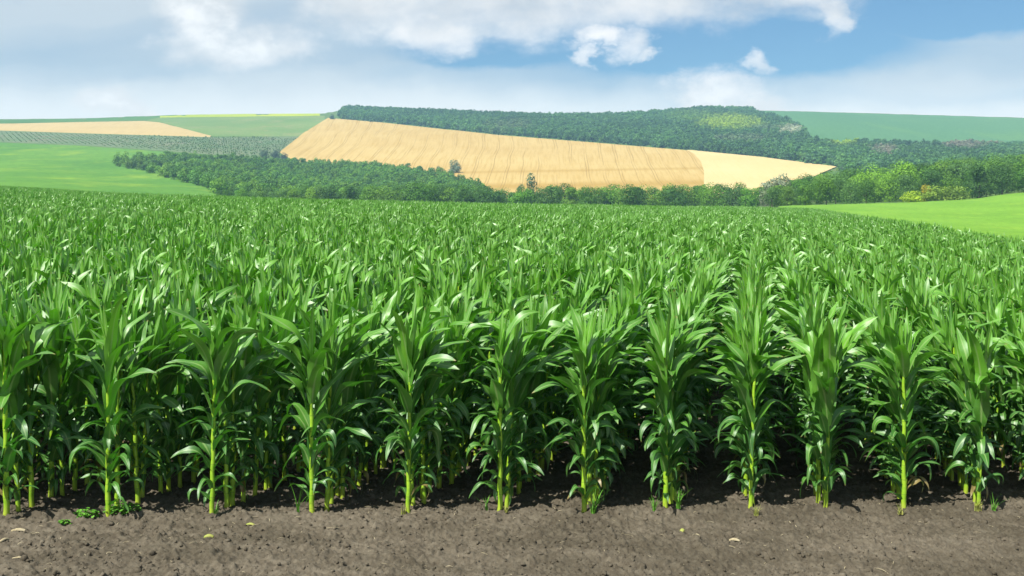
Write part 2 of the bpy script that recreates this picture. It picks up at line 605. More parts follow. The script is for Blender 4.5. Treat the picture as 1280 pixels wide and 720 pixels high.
def patch(name, us, top, bot, mat, lift, rows=60, label=None):
    """a field draped over the slope between two boundary lines (u -> row), standing 'lift' metres tall"""
    us = np.asarray(us, dtype=float)
    tv = np.interp(us, *zip(*top))
    bv = np.interp(us, *zip(*bot))
    yt = np.array([uv_to_y(a, b)[0] for a, b in zip(us, tv)])
    yb = np.array([uv_to_y(a, b)[0] for a, b in zip(us, bv)])
    s = np.linspace(0, 1, rows)[:, None]
    Y = yb[None] * (1 - s) + yt[None] * s
    X = (us[None] - 640) / F * Y
    Z = ground_z(X, Y) + lift
    # turn the rim down to the ground so the crop has an edge
    Z[0] -= lift + 0.3
    Z[-1] -= lift + 0.3
    Y[0] -= 0.4
    Y[-1] += 0.4
    me = mesh_data(name, np.stack([X, Y, Z], -1).reshape(-1, 3), grid_faces(*X.shape), mat, True)
    return tag(link(name, me), kind="structure")


patch("green_field", np.arange(-900, 341, 8), [(-900, 150), (0, 178), (100, 182), (200, 189), (260, 194), (340, 200)],
      [(-900, 235), (0, 238), (200, 247), (340, 258)],
      mat_field("bright_crop", rgb(0.075, 0.205, 0.025), rgb(0.13, 0.28, 0.03), rgb(0.24, 0.36, 0.03), 0.012, 0.25), 0.5)
patch("orchard_ground", np.arange(-900, 381, 8), [(-900, 140), (0, 163.5), (130, 168), (265, 171.5), (330, 171), (345, 171), (380, 171)],
      [(-900, 150), (0, 177.5), (100, 181.5), (200, 188), (260, 193), (300, 195), (345, 194), (352, 190), (380, 172)],
      mat_field("orchard_soil", rgb(0.12, 0.19, 0.08), rgb(0.16, 0.20, 0.10), rgb(0.20, 0.18, 0.12), 0.02, 0.4), 0.3)
patch("distant_wheat_field", np.arange(-900, 269, 6), [(-900, 133), (0, 155), (90, 153), (180, 151.3), (200, 153), (266, 171)],
      [(-900, 139), (0, 163.2), (130, 167.6), (266, 171.4)],
      mat_wheat("far_wheat", rgb(0.50, 0.37, 0.15), rgb(0.54, 0.41, 0.18), rgb(0.42, 0.30, 0.12), 0.1, 24, 0, False), 0.8, 24)
patch("pasture", np.arange(184, 411, 6), [(184, 150.5), (200, 147), (300, 145), (400, 144.8), (410, 145)],
      [(184, 151), (200, 152.5), (268, 171), (330, 170.6), (352, 170.6), (378, 170.6), (392, 160), (410, 147)],
      mat_field("pale_pasture", rgb(0.13, 0.22, 0.055), rgb(0.18, 0.26, 0.07), rgb(0.26, 0.26, 0.11), 0.01, 0.4), 0.5, 30)
patch("rapeseed_strip", np.arange(200, 401, 8), [(200, 144.2), (300, 142.6), (400, 142.3)], [(200, 147.6), (300, 146.6), (400, 144.6)],
      mat_field("yellow_crop", rgb(0.32, 0.40, 0.02), rgb(0.40, 0.46, 0.03), None, 0.01, 0.3), 1.0, 8)
patch("ridge_field", np.arange(-900, 241, 8), [(-900, 131), (0, 150), (120, 147.5), (200, 144.5), (240, 143.5)],
      [(-900, 133), (0, 154.4), (90, 152.4), (180, 150.4), (200, 146.8), (240, 145.6)],
      mat_field("ridge_crop", rgb(0.06, 0.16, 0.035), rgb(0.09, 0.20, 0.04), None, 0.01, 0.3), 0.5, 12)
WT = [(350, 190.5), (380, 166), (410, 147.5), (480, 153.5), (620, 168.5), (740, 178), (860, 188.2), (950, 197), (1046, 209.3)]
patch("golden_wheat_field", np.arange(350, 881, 5), WT,
      [(350, 190.8), (372, 203), (470, 212), (560, 226), (600, 240), (640, 250), (857, 250), (880, 240), (880.5, 200)],
      mat_wheat("golden_wheat", rgb(0.50, 0.345, 0.110), rgb(0.55, 0.40, 0.145), rgb(0.38, 0.235, 0.04), 0.10, 17.7, -0.00006, True,
                [(735, 55, 0.75), (905, 26, 0.55)]), 0.8, 90)
PB = [(857, 188.5), (868, 193), (877, 203), (881, 215), (881.5, 250)]


def pale_patch():
    # stubble of the harvested end of the hill; its left border curves down the slope
    rows = 60
    V = np.linspace(188.6, 250, rows)
    lu = np.interp(V, [188, 193, 203, 215, 250], [857, 867, 876, 880, 880])
    ru = np.interp(V, [188.6, 197, 209.3, 225, 250], [864, 950, 1046, 1010, 985])
    cols = 50
    X = np.zeros((rows, cols)); Y = np.zeros((rows, cols))
    for i in range(rows):
        uu = np.linspace(lu[i], ru[i], cols)
        for j in range(cols):
            vv = max(V[i], np.interp(uu[j], *zip(*WT)))
            y = uv_to_y(round(uu[j] / 3) * 3, vv)[0]
            Y[i, j] = y
            X[i, j] = (uu[j] - 640) / F * y
    Z = ground_z(X, Y) + 0.95
    me = mesh_data("pale_wheat_field", np.stack([X, Y, Z], -1).reshape(-1, 3), grid_faces(rows, cols)[:, ::-1].copy(),
                   mat_wheat("pale_wheat", rgb(0.60, 0.46, 0.20), rgb(0.65, 0.51, 0.24), rgb(0.62, 0.44, 0.17), 0.3, 30, 0, False), True)
    tag(link("pale_wheat_field", me), kind="structure")


pale_patch()
patch("distant_soybean_field", np.arange(940, 2300, 10), [(940, 138.5), (1000, 139.5), (1280, 147.5), (1900, 165), (2300, 175)],
      [(940, 160), (1000, 178), (1280, 190), (1500, 188), (2300, 190)],
      mat_field("teal_crop", rgb(0.080, 0.195, 0.075), rgb(0.095, 0.215, 0.080), rgb(0.115, 0.24, 0.07), 0.004, 0.2), 0.6, 50)


def corn_edge_x(y):
    return 10.2 + 0.238 * y


def soybean_field():
    rows, cols = 160, 120
    Y = np.linspace(12, 338, rows)[:, None] * np.ones((1, cols))
    s = np.linspace(0, 1, cols)[None]
    xl = np.where(Y > 190, np.minimum(corn_edge_x(Y) + 0.5, (1012 - 0.6 * np.clip(Y - 190, 0, 75) - 640) / F * Y), corn_edge_x(Y) + 0.5)
    xr = np.maximum((2300 - 640) / F * Y, xl + 25)
    X = xl + (xr - xl) * s ** 1.5
    ytop = np.interp(640 + F * X / Y, [950, 990, 1110, 1180, 1280, 1500], [332, 332, 336, 334, 338, 345])
    Y = Y * ytop / 338
    Z = ground_z(X, Y) + 0.42 + (fbm(X * 1.5, Y * 1.2, 3, 5) - 0.5) * 0.22
    me = mesh_data("soybean_field", np.stack([X, Y, Z], -1).reshape(-1, 3), grid_faces(rows, cols),
                   mat_field("lime_crop", rgb(0.130, 0.285, 0.028), rgb(0.175, 0.345, 0.036), rgb(0.22, 0.37, 0.04), 0.05, 1.0), True)
    tag(link("soybean_field", me), kind="structure")


soybean_field()


# ------------------------------------------------------------------ headland soil in the foreground
def berm(x, y, yf):
    d = y - yf
    return 0.040 * np.exp(-(d / 0.20) ** 2) - 0.02 * np.clip(d, 0, 1.2)


# measured bases of the front plants (image column, row)
FRONT_UV = [(8, 645), (135, 641), (265, 638), (390, 635), (510, 634), (625, 632), (730, 636), (832, 636), (938, 638),
            (1032, 633), (1130, 633), (1222, 632)]
FRONT = []
for (u_, v_) in FRONT_UV:
    vs_ = 641.5 - 0.0085 * u_
    y_ = F * H / (vs_ - vh(u_))
    FRONT.append(((u_ - 640) / F * y_, y_))
FX = np.array([p[0] for p in FRONT])
FY = np.array([p[1] for p in FRONT])
EDGE = np.polyfit(FX, FY, 1)
STEP = (FX[-1] - FX[0]) / 11


def edge_y(x):
    return EDGE[0] * x + EDGE[1]


def soil_height(x, y):
    yf = edge_y(x)
    z = plane_z(x, y) - 0.055 + berm(x, y, yf)
    z = z + (fbm(x * 0.5, y * 3.4, 3, 1) - 0.5) * 0.07
    z = z + (fbm(x * 6, y * 7, 3, 2) - 0.5) * 0.045
    n = fbm(x * 38, y * 42, 3, 3, 0.6)
    z = z + np.clip(n - 0.45, 0, 1) * 0.075
    n2 = vnoise(x * 13, y * 13, 9)
    z = z + np.clip(n2 - 0.72, 0, 1) * 0.10
    return z


def build_headland():
    nx, ny = 1400, 560
    xs = np.linspace(-7.2, 8.2, nx)
    ys = np.linspace(6.0, 13.2, ny)
    X, Y = np.meshgrid(xs, ys)
    Z = soil_height(X, Y)
    me = mesh_data("soil_headland", np.stack([X, Y, Z], -1).reshape(-1, 3), grid_faces(ny, nx), M_SOIL, False)
    tag(link("soil_headland", me), kind="structure")


build_headland()


def ico():
    p = (1 + 5 ** 0.5) / 2
    v = np.array([(-1, p, 0), (1, p, 0), (-1, -p, 0), (1, -p, 0), (0, -1, p), (0, 1, p), (0, -1, -p), (0, 1, -p),
                  (p, 0, -1), (p, 0, 1), (-p, 0, -1), (-p, 0, 1)], dtype=float)
    v /= np.linalg.norm(v[0])
    f = np.array([(0, 11, 5), (0, 5, 1), (0, 1, 7), (0, 7, 10), (0, 10, 11), (1, 5, 9), (5, 11, 4), (11, 10, 2), (10, 7, 6),
                  (7, 1, 8), (3, 9, 4), (3, 4, 2), (3, 2, 6), (3, 6, 8), (3, 8, 9), (4, 9, 5), (2, 4, 11), (6, 2, 10), (8, 6, 7), (9, 8, 1)])
    # one subdivision
    cache = {}
    V = list(map(tuple, v))

    def mid(a, b):
        k = (min(a, b), max(a, b))
        if k not in cache:
            m = (np.array(V[a]) + np.array(V[b])) / 2
            V.append(tuple(m / np.linalg.norm(m)))
            cache[k] = len(V) - 1
        return cache[k]
    nf = []
    for a, b, c in f:
        ab, bc, ca = mid(a, b), mid(b, c), mid(c, a)
        nf += [(a, ab, ca), (b, bc, ab), (c, ca, bc), (ab, bc, ca)]
    return np.array(V), np.array(nf)


def build_clods():
    V, Fc = ico()
    n = 34000
    x = RNG.uniform(-7, 8, n)
    y = RNG.uniform(6.6, 11.0, n)
    keep = fbm(x * 1.6, y * 3.0, 3, 30) + RNG.uniform(-0.25, 0.25, n) > 0.42
    x, y = x[keep], y[keep]
    n = len(x)
    r = 0.003 + 0.014 * RNG.random(n) ** 4 + 0.016 * (RNG.random(n) > 0.98)
    vs = V[None] * r[:, None, None] * RNG.uniform(0.7, 1.3, (n, 1, 3))
    vs = vs * RNG.uniform(0.72, 1.22, (n, len(V), 1))
    vs[:, :, 2] *= 0.8
    z = soil_height(x, y)
    vs = vs + np.stack([x, y, z + r * 0.15], -1)[:, None, :]
    fs = (Fc[None] + (np.arange(n) * len(V))[:, None, None]).reshape(-1, 3)
    me = mesh_data("soil_clods", vs.reshape(-1, 3), fs, M_SOIL, False)
    tag(link("soil_clods", me), "loose brown crumbs and clods scattered over the bare soil strip", "soil clods", kind="stuff")


build_clods()


def strips(items):
    """thin bent ribbons: (x, y, z, heading, length, width, lift)"""
    vs, fs = [], []
    for (x, y, z, a, L, w, lift) in items:
        dx, dy = math.cos(a), math.sin(a)
        b = len(vs)
        k = 5
        bend = random.uniform(-0.3, 0.3)
        for i in range(k):
            s = i / (k - 1) - 0.5
            off = bend * L * (s * s)
            cx = x + dx * L * s - dy * off
            cy = y + dy * L * s + dx * off
            cz = z + lift * (1 - 4 * s * s) + 0.003
            ww = w * (0.6 + 0.4 * math.cos(s * 3))
            vs.append((cx - dy * ww, cy + dx * ww, cz))
            vs.append((cx, cy, cz + w * 0.7))
            vs.append((cx + dy * ww, cy - dx * ww, cz))
        for i in range(k - 1):
            q = b + 3 * i
            fs += [(q, q + 1, q + 4, q + 3), (q + 1, q + 2, q + 5, q + 4)]
    return np.array(vs), np.array(fs)


def build_litter():
    it = []
    for _ in range(420):
        x = random.uniform(-7, 8)
        y = edge_y(x) + 0.15 - abs(random.gauss(0, 1.1))
        z = float(soil_height(np.array(x), np.array(y)))
        L = random.uniform(0.015, 0.07) * (2.2 if random.random() < 0.08 else 1)
        it.append((x, y, z, random.uniform(0, 6.28), L, random.uniform(0.001, 0.0030), random.uniform(0, 0.012)))
    v, f = strips(it)
    tag(link("straw_litter", mesh_data("straw_litter", v, f, M_STRAW, True)),
        "tiny pale straws and root bits strewn over the bare soil", "straw litter", kind="stuff")


build_litter()


def husk(name, u, v, L, w, ang, mat, label, cat):
    y = F * H / (v - vh(u))
    x = (u - 640) / F * y
    z = float(soil_height(np.array(x), np.array(y)))
    vs, fs = [], []
    n, m_ = 9, 7
    for i in range(n):
        s = i / (n - 1)
        r = w * (0.75 + 0.35 * math.sin(math.pi * s))
        for j in range(m_):
            a = math.pi * (j / (m_ - 1)) * 1.25 - 0.3
            vs.append(((s - 0.5) * L, r * math.cos(a), r * 0.8 * math.sin(a) + 0.004 + 0.01 * math.sin(3 * s)))
    vs = np.array(vs)
    c, s_ = math.cos(ang), math.sin(ang)
    R = np.array([[c, -s_, 0], [s_, c, 0], [0, 0, 1]])
    o = link(name, mesh_data(name, vs @ R.T, grid_faces(n, m_), mat, True), loc=(x, y, z))
    return tag(o, label, cat)


husk("straw_husk", 23, 659, 0.11, 0.014, 0.05, M_STRAW, "pale broken stalk piece on the soil before the leftmost corn plant", "stalk piece")
husk("straw_husk", 5, 668, 0.08, 0.012, 1.1, M_STRAW, "small upright pale husk at the far left edge of the soil", "husk")
husk("straw_husk", 918, 669, 0.085, 0.014, -0.25, M_STRAW, "short cream stalk piece lying on open soil before the ninth corn plant", "stalk piece")
husk("straw_husk", 25, 693, 0.12, 0.006, -0.1, M_STRAW, "thin branching pale root lying low on the soil at left", "root")
husk("fallen_leaf", 261, 663, 0.075, 0.017, 0.1, M_WEEDY, "yellow scrap of leaf on the soil below the third corn plant", "leaf scrap")
husk("fallen_leaf", 853, 660, 0.05, 0.018, 0.9, M_WEEDY, "yellow green scrap of leaf on the soil right of the eighth corn plant", "leaf scrap")
husk("fallen_leaf", 313, 650, 0.075, 0.012, -0.2, M_WEEDY, "flat yellow leaf scrap between the third and fourth corn plants", "leaf scrap")
husk("straw_husk", 871, 664, 0.045, 0.008, 0.0, M_STRAW, "tiny white straw bit between the eighth and ninth corn plants", "straw")


# ------------------------------------------------------------------ corn
def leaf_geo(rg, z0, az, L, W, e0, droop, tint, r0=0.012, nseg=13, twist=0.0):
    """one maize blade; returns verts, uv, tint"""
    s = np.array([-1.0, -0.5, 0.0, 0.5, 1.0])
    t = np.linspace(0, 1, nseg + 1)
    dl = L / nseg
    kk = rg.uniform(0.35, 0.7)
    e = e0 - droop * (0.45 * t ** 1.5 + 0.55 / (1 + np.exp(-(t - kk) * rg.uniform(8, 20))))
    hx = np.concatenate([[0], np.cumsum(np.cos(e[:-1]) * dl)]) + r0
    hz = np.concatenate([[0], np.cumsum(np.sin(e[:-1]) * dl)]) + z0
    w = W * np.minimum(1.0, 0.5 + 2.3 * t) * np.clip(1 - t ** 2.6, 0, 1) ** 0.8 * 0.5
    w[-1] = 0.0008
    ph = rg.uniform(0, 6.28)
    wav = rg.uniform(0.12, 0.34)
    k = rg.uniform(9, 15)
    side = rg.uniform(-0.35, 0.35)
    tw = twist * t + side * t * 0.5
    V = np.zeros((nseg + 1, 5, 3))
    bendy = rg.uniform(-0.14, 0.14) * L * t ** 2
    for i in range(nseg + 1):
        T = np.array([math.cos(e[i]), 0, math.sin(e[i])])
        N = np.array([-math.sin(e[i]), 0, math.cos(e[i])])
        B = np.array([0, 1.0, 0])
        ct, st = math.cos(tw[i]), math.sin(tw[i])
        b2 = B * ct + N * st
        n2 = N * ct - B * st
        fold = 0.34 * (1 - 0.6 * t[i])
        for j, sj in enumerate(s):
            wv = wav * abs(sj) * math.sin(k * t[i] + ph + (1.9 if sj > 0 else 0)) * w[i] * 1.6
            V[i, j] = np.array([hx[i], bendy[i], hz[i]]) + b2 * (sj * w[i]) + n2 * (abs(sj) * w[i] * fold + wv)
    ca, sa = math.cos(az), math.sin(az)
    R = np.array([[ca, -sa, 0], [sa, ca, 0], [0, 0, 1]])
    V = V.reshape(-1, 3) @ R.T
    uv = np.stack([np.tile((s + 1) / 2, nseg + 1), np.repeat(t, 5)], -1)
    return V, uv, np.full(len(V), tint)


def stalk_geo(rg, top, r, lean):
    n = int(top / 0.035)
    m_ = 8
    zs = np.linspace(-0.05, top, n)
    node = 0.13
    V = []
    uv = []
    for z in zs:
        rr = r * (1 - 0.45 * max(z, 0) / top)
        d = abs(((z / node) % 1.0) - 0.5)
        rr *= 1 + 0.20 * max(0, (d - 0.40) / 0.10)
        if z < 0.02:
            rr *= 1.15
        zig = 0.0035 * math.sin(z / node * math.pi)
        for j in range(m_):
            a = j / m_ * 2 * math.pi
            V.append((rr * math.cos(a) + zig, rr * math.sin(a), z))
            uv.append((j / m_, z / node))
    f = []
    for i in range(n - 1):
        for j in range(m_):
            a = i * m_ + j
            b = i * m_ + (j + 1) % m_
            f.append((a, b, b + m_, a + m_))
    return np.array(V), np.array(uv), np.array(f)


def plant_spec(seed, full=True):
    """list of leaves of one plant"""
    rg = np.random.default_rng(seed)
    n = 19
    az0 = rg.uniform(-0.9, 0.9)
    leaves = []
    for i in range(n):
        f = i / (n - 1)
        f = f ** 0.92
        z0 = 0.09 + 1.08 * f ** 1.15 + rg.uniform(-0.02, 0.02)
        az = az0 + math.pi * (i % 2) + rg.normal(0, 0.42) + f * 0.4
        if f < 0.25:
            L = rg.uniform(0.24, 0.40)
            e0 = rg.uniform(0.7, 1.2)
            droop = rg.uniform(1.2, 3.2)
            W = rg.uniform(0.040, 0.055)
        elif f < 0.6:
            L = rg.uniform(0.36, 0.58)
            e0 = rg.uniform(0.9, 1.3)
            droop = rg.uniform(1.2, 3.2)
            W = rg.uniform(0.074, 0.102)
        elif f < 0.85:
            L = rg.uniform(0.50, 0.74)
            e0 = rg.uniform(1.10, 1.42)
            droop = rg.uniform(0.4, 2.0)
            W = rg.uniform(0.100, 0.136)
        else:
            L = rg.uniform(0.46, 0.72)
            e0 = rg.uniform(1.15, 1.50)
            droop = rg.uniform(0.2, 1.7)
            W = rg.uniform(0.095, 0.130)
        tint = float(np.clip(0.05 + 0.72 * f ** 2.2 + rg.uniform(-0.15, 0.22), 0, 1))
        if f < 0.12 and rg.random() < 0.18:
            tint = -1.0
        leaves.append((z0, az, L, W, e0, droop, tint, rg.uniform(-1.0, 1.0)))
    for k in range(5):
        leaves.append((rg.uniform(0.14, 0.72), rg.uniform(0, 6.28), rg.uniform(0.22, 0.42), rg.uniform(0.045, 0.068), rg.uniform(0.7, 1.25),
                       rg.uniform(0.9, 2.9), rg.uniform(0.0, 0.25), rg.uniform(-1.0, 1.0)))
    # two young blades rolled in the whorl
    for k in range(3):
        leaves.append((1.16 + 0.03 * k, rg.uniform(0, 6.28), rg.uniform(0.42, 0.62), rg.uniform(0.045, 0.07), 1.5, rg.uniform(0.05, 0.25), 0.85, rg.uniform(-0.5, 0.5)))
    return rg, leaves


LEAF_F = grid_faces(14, 5)


def plant_meshes(seed, single=False):
    rg, spec = plant_spec(seed)
    sv, su, sf = stalk_geo(rg, 1.30, rg.uniform(0.0195, 0.0235), 0)
    stalk = mesh_data("stalk", sv, sf, M_STALK, True, uv=su)
    out = []
    allv, allu, allt = [], [], []
    for (z0, az, L, W, e0, dr, tint, tw) in spec:
        v, u, tn = leaf_geo(rg, z0, az, L, W, e0, dr, tint, twist=tw)
        allv.append(v); allu.append(u); allt.append(tn)
        if single:
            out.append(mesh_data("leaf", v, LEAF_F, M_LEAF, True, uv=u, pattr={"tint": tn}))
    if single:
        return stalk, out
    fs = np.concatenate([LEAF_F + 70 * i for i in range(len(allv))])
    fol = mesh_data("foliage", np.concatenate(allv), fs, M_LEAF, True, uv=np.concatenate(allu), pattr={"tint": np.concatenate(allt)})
    return stalk, fol


def whole_plant(seed, mats=True):
    """stalk and leaves as arrays for the scattered field"""
    rg, spec = plant_spec(seed)
    V, U, T, Fs, MI = [], [], [], [], []
    sv, su, sf = stalk_geo(rg, 1.30, 0.0185, 0)
    V.append(sv); U.append(su); T.append(np.zeros(len(sv))); Fs.append(sf); MI.append(np.ones(len(sf)))
    b = len(sv)
    for (z0, az, L, W, e0, dr, tint, tw) in spec:
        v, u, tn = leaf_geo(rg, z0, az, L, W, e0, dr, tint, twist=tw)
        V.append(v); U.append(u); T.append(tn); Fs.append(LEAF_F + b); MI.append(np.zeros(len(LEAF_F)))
        b += len(v)
    return [np.concatenate(a) for a in (V, U, T, Fs, MI)]


def rotz(V, a):
    c, s = math.cos(a), math.sin(a)
    return V @ np.array([[c, -s, 0], [s, c, 0], [0, 0, 1]]).T


N_IND = 23            # plants of every near row that are objects of their own
ROW_DIR = np.array([0.238, 1.0]) / math.hypot(0.238, 1.0)
DS = 0.19
PROTO = [plant_meshes(100 + i) for i in range(14)]
DESC = ["its stalk close to the left frame edge", "rising from a leafy green weed clump", "with a few grass blades at its foot",
        "beside a thin grassy weed on its left", "with low yellow grass at its foot", "with a few grass blades left of its foot",
        "with a thick green grass tuft on its right", "with green grass on both sides of its foot", "with dry yellow grass round its foot",
        "on bare soil without grass at its foot", "with yellowing grass at its foot", "leaning slightly to the right"]
ORD = ["first", "second", "third", "fourth", "fifth", "sixth", "seventh", "eighth", "ninth", "tenth", "eleventh", "twelfth"]


def row_start(k):
    if 0 <= k < 12:
        return FX[k], FY[k]
    x = FX[0] + k * STEP if k < 0 else FX[-1] + (k - 11) * STEP
    return x, edge_y(x)


# real leans of the front plants (radians to the right) and height factors
LEAN = [0.0, 0.01, -0.01, 0.0, -0.01, 0.0, 0.0, 0.0, 0.03, 0.02, 0.01, 0.045]
HF = [1.02, 1.0, 1.03, 1.02, 1.03, 1.02, 0.98, 1.0, 1.02, 0.99, 1.0, 0.98]


def build_corn():
    rg = np.random.default_rng(5)
    pts = []       # near scattered plants
    for k in range(0, 12):
        sx, sy = row_start(k)
        for j in range(N_IND if k else N_IND + 2):
            d = j * DS + (rg.uniform(-0.05, 0.05) if j else 0)
            x = sx + ROW_DIR[0] * d + (rg.normal(0, 0.03) if j else 0)
            y = sy + ROW_DIR[1] * d
            z = float(soil_height(np.array(x), np.array(y))) if y < 13.0 else float(plane_z(x, y)) - 0.03
            root = empty("corn_plant", (x, y, z))
            hf = 1.05 * (HF[k] if j == 0 else rg.uniform(0.90, 1.07))
            root.scale = (rg.uniform(0.98, 1.10),) * 2 + (hf,)
            if j == 0:
                root.rotation_euler = (rg.uniform(-0.03, 0.03), LEAN[k], rg.choice([0, math.pi]) + rg.uniform(-0.25, 0.25))
            else:
                root.rotation_euler = (rg.normal(0, 0.03), rg.normal(0, 0.03), rg.uniform(0, 6.28))
            if j < 2:
                st, lv = plant_meshes(400 + k * 7 + j, True)
                link("stalk", st, root)
                for m_ in lv:
                    link("leaf", m_, root)
            else:
                st, fo = PROTO[rg.integers(len(PROTO))]
                link("stalk", st, root)
                link("foliage", fo, root)
            if j == 0:
                tag(root, "%s front corn plant from the left, %s" % (ORD[k], DESC[k]), "corn plant", "corn plants at the edge of the field")
            elif j == 1:
                tag(root, "corn plant standing directly behind the %s front plant from the left" % ORD[k], "corn plant", "corn plants near the edge of the field")
            else:
                tag(root, "green corn plant crowded in the rows just behind the front two plants", "corn plant", "corn plants near the edge of the field")
    # the rest of the field: single plants as far as ~45 m, then row pieces
    end_u = [-900, -50, 200, 400, 650, 750, 850, 930, 990, 1400]
    end_y = [215, 205, 150, 125, 125, 140, 165, 185, 215, 280]
    near, far = [], []
    for k in range(-210, 30):
        sx, sy = row_start(k)
        if sx - 0.238 * sy > 10.0:
            continue
        d0 = (N_IND if k else N_IND + 2) * DS if 0 <= k < 12 else 0.0
        d = d0
        while d < 350:
            x = sx + ROW_DIR[0] * d
            y = sy + ROW_DIR[1] * d
            u = 640 + F * x / y
            ye = np.interp(u, end_u, end_y)
            if y > ye and u > 0:
                break
            if y < 46:
                m_ = 260 + 2500 / y
                if -m_ < u < 1280 + m_:
                    near.append((x + rg.normal(0, 0.085), y + rg.uniform(-0.05, 0.05), 1))
                d += 0.175
            else:
                if -160 < u < 1440 and y < ye:
                    far.append((x + ROW_DIR[0] * 0.8 + rg.normal(0, 0.10), y + ROW_DIR[1] * 0.8, 1))
                d += 1.6
    near = np.array(near)
    far = np.array(far)
    print("corn near", len(near), "far", len(far))
    pcol = bpy.data.collections.new("scatter_sources_corn")
    names = []
    for i in range(12):
        V, U, T, Fs, MI = whole_plant(700 + i)
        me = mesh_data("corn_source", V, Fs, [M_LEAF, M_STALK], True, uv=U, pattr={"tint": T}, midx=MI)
        o = bpy.data.objects.new("aa_corn_source_%02d" % i, me)
        pcol.objects.link(o)
    for i in range(8):
        Vs, Us, Ts, Fs_, Ms = [], [], [], [], []
        b = 0
        for q in range(8):
            V, U, T, Fs, MI = whole_plant(900 + i * 8 + q)
            V = rotz(V, rg.uniform(0, 6.28)) * np.array([1, 1, rg.uniform(0.92, 1.06)])
            V = V + np.array([ROW_DIR[0], ROW_DIR[1], 0]) * ((q - 3.5) * DS + rg.uniform(-0.04, 0.04))
            keep = MI == 0
            Vs.append(V); Us.append(U); Ts.append(T); Fs_.append(Fs[keep] + b); Ms.append(MI[keep])
            b += len(V)
        me = mesh_data("corn_row_source", np.concatenate(Vs), np.concatenate(Fs_), [M_LEAF, M_STALK], True,
                       uv=np.concatenate(Us), pattr={"tint": np.concatenate(Ts)}, midx=np.concatenate(Ms))
        o = bpy.data.objects.new("bb_corn_row_source_%02d" % i, me)
        pcol.objects.link(o)
    n1, n2 = len(near), len(far)
    P = np.concatenate([near[:, :2], far[:, :2]])
    Z = ground_z(P[:, 0], P[:, 1]) - 0.03
    far_y = P[:, 1] >= 100
    Z[~far_y] = plane_z(P[~far_y, 0], P[~far_y, 1]) - 0.03
    nh = P[:, 1] < 13.0
    Z[nh] = soil_height(P[nh, 0], P[nh, 1])
    idx = np.concatenate([rg.integers(0, 12, n1), 12 + rg.integers(0, 8, n2)])
    rz = np.concatenate([rg.uniform(0, 6.28, n1), rg.integers(0, 2, n2) * math.pi])
    tx = np.concatenate([rg.normal(0, 0.04, n1), np.zeros(n2)])
    ty = np.concatenate([rg.normal(0, 0.04, n1), np.zeros(n2)])
    # height drifts over the field
    hs = 0.97 + 0.14 * fbm(P[:, 0] * 0.12, P[:, 1] * 0.12, 3, 44) + rg.uniform(-0.05, 0.05, n1 + n2) * np.concatenate([np.ones(n1), 0.4 * np.ones(n2)])
    sc = np.stack([np.ones(n1 + n2), np.ones(n1 + n2), hs], -1)
    scatter("corn_field", np.column_stack([P, Z]), np.column_stack([tx, ty, rz]), sc, idx, pcol,
            tag_=("broad field of dense green corn in rows filling the middle ground", "corn field"))


def scatter(name, pos, rot, scl, idx, coll, tint=None, tag_=None):
    me = bpy.data.meshes.new(name)
    n = len(pos)
    me.vertices.add(n)
    me.vertices.foreach_set("co", np.asarray(pos, dtype=np.float32).ravel())
    a = me.attributes.new("rot", 'FLOAT_VECTOR', 'POINT')
    a.data.foreach_set("vector", np.asarray(rot, dtype=np.float32).ravel())
    a = me.attributes.new("scl", 'FLOAT_VECTOR', 'POINT')
    a.data.foreach_set("vector", np.asarray(scl, dtype=np.float32).ravel())
    a = me.attributes.new("idx", 'INT', 'POINT')
    a.data.foreach_set("value", np.asarray(idx, dtype=np.int32))
    if tint is not None:
        a = me.attributes.new("tint", 'FLOAT_COLOR', 'POINT')
        a.data.foreach_set("color", np.column_stack([tint, np.ones(n)]).astype(np.float32).ravel())
    o = link(name, me)
    ng = bpy.data.node_groups.new(name + "_scatter", 'GeometryNodeTree')
    ng.interface.new_socket("Geometry", in_out='INPUT', socket_type='NodeSocketGeometry')
    ng.interface.new_socket("Geometry", in_out='OUTPUT', socket_type='NodeSocketGeometry')
    N, L = ng.nodes, ng.links
    gi, go = N.new('NodeGroupInput'), N.new('NodeGroupOutput')
    ci = N.new('GeometryNodeCollectionInfo')
    ci.inputs['Collection'].default_value = coll
    ci.inputs['Separate Children'].default_value = True
    ci.inputs['Reset Children'].default_value = True
    ip = N.new('GeometryNodeInstanceOnPoints')
    ip.inputs['Pick Instance'].default_value = True

    def att(nm, typ):
        x = N.new('GeometryNodeInputNamedAttribute')
        x.data_type = typ
        x.inputs['Name'].default_value = nm
        return [s for s in x.outputs if s.enabled][0]
    L.new(gi.outputs[0], ip.inputs['Points'])
    L.new(ci.outputs[0], ip.inputs['Instance'])
    L.new(att('idx', 'INT'), ip.inputs['Instance Index'])
    L.new(att('rot', 'FLOAT_VECTOR'), ip.inputs['Rotation'])
    L.new(att('scl', 'FLOAT_VECTOR'), ip.inputs['Scale'])
    L.new(ip.outputs[0], go.inputs[0])
    md = o.modifiers.new("scatter", 'NODES')
    md.node_group = ng
    if tag_:
        tag(o, tag_[0], tag_[1], kind="stuff")
    return o


build_corn()


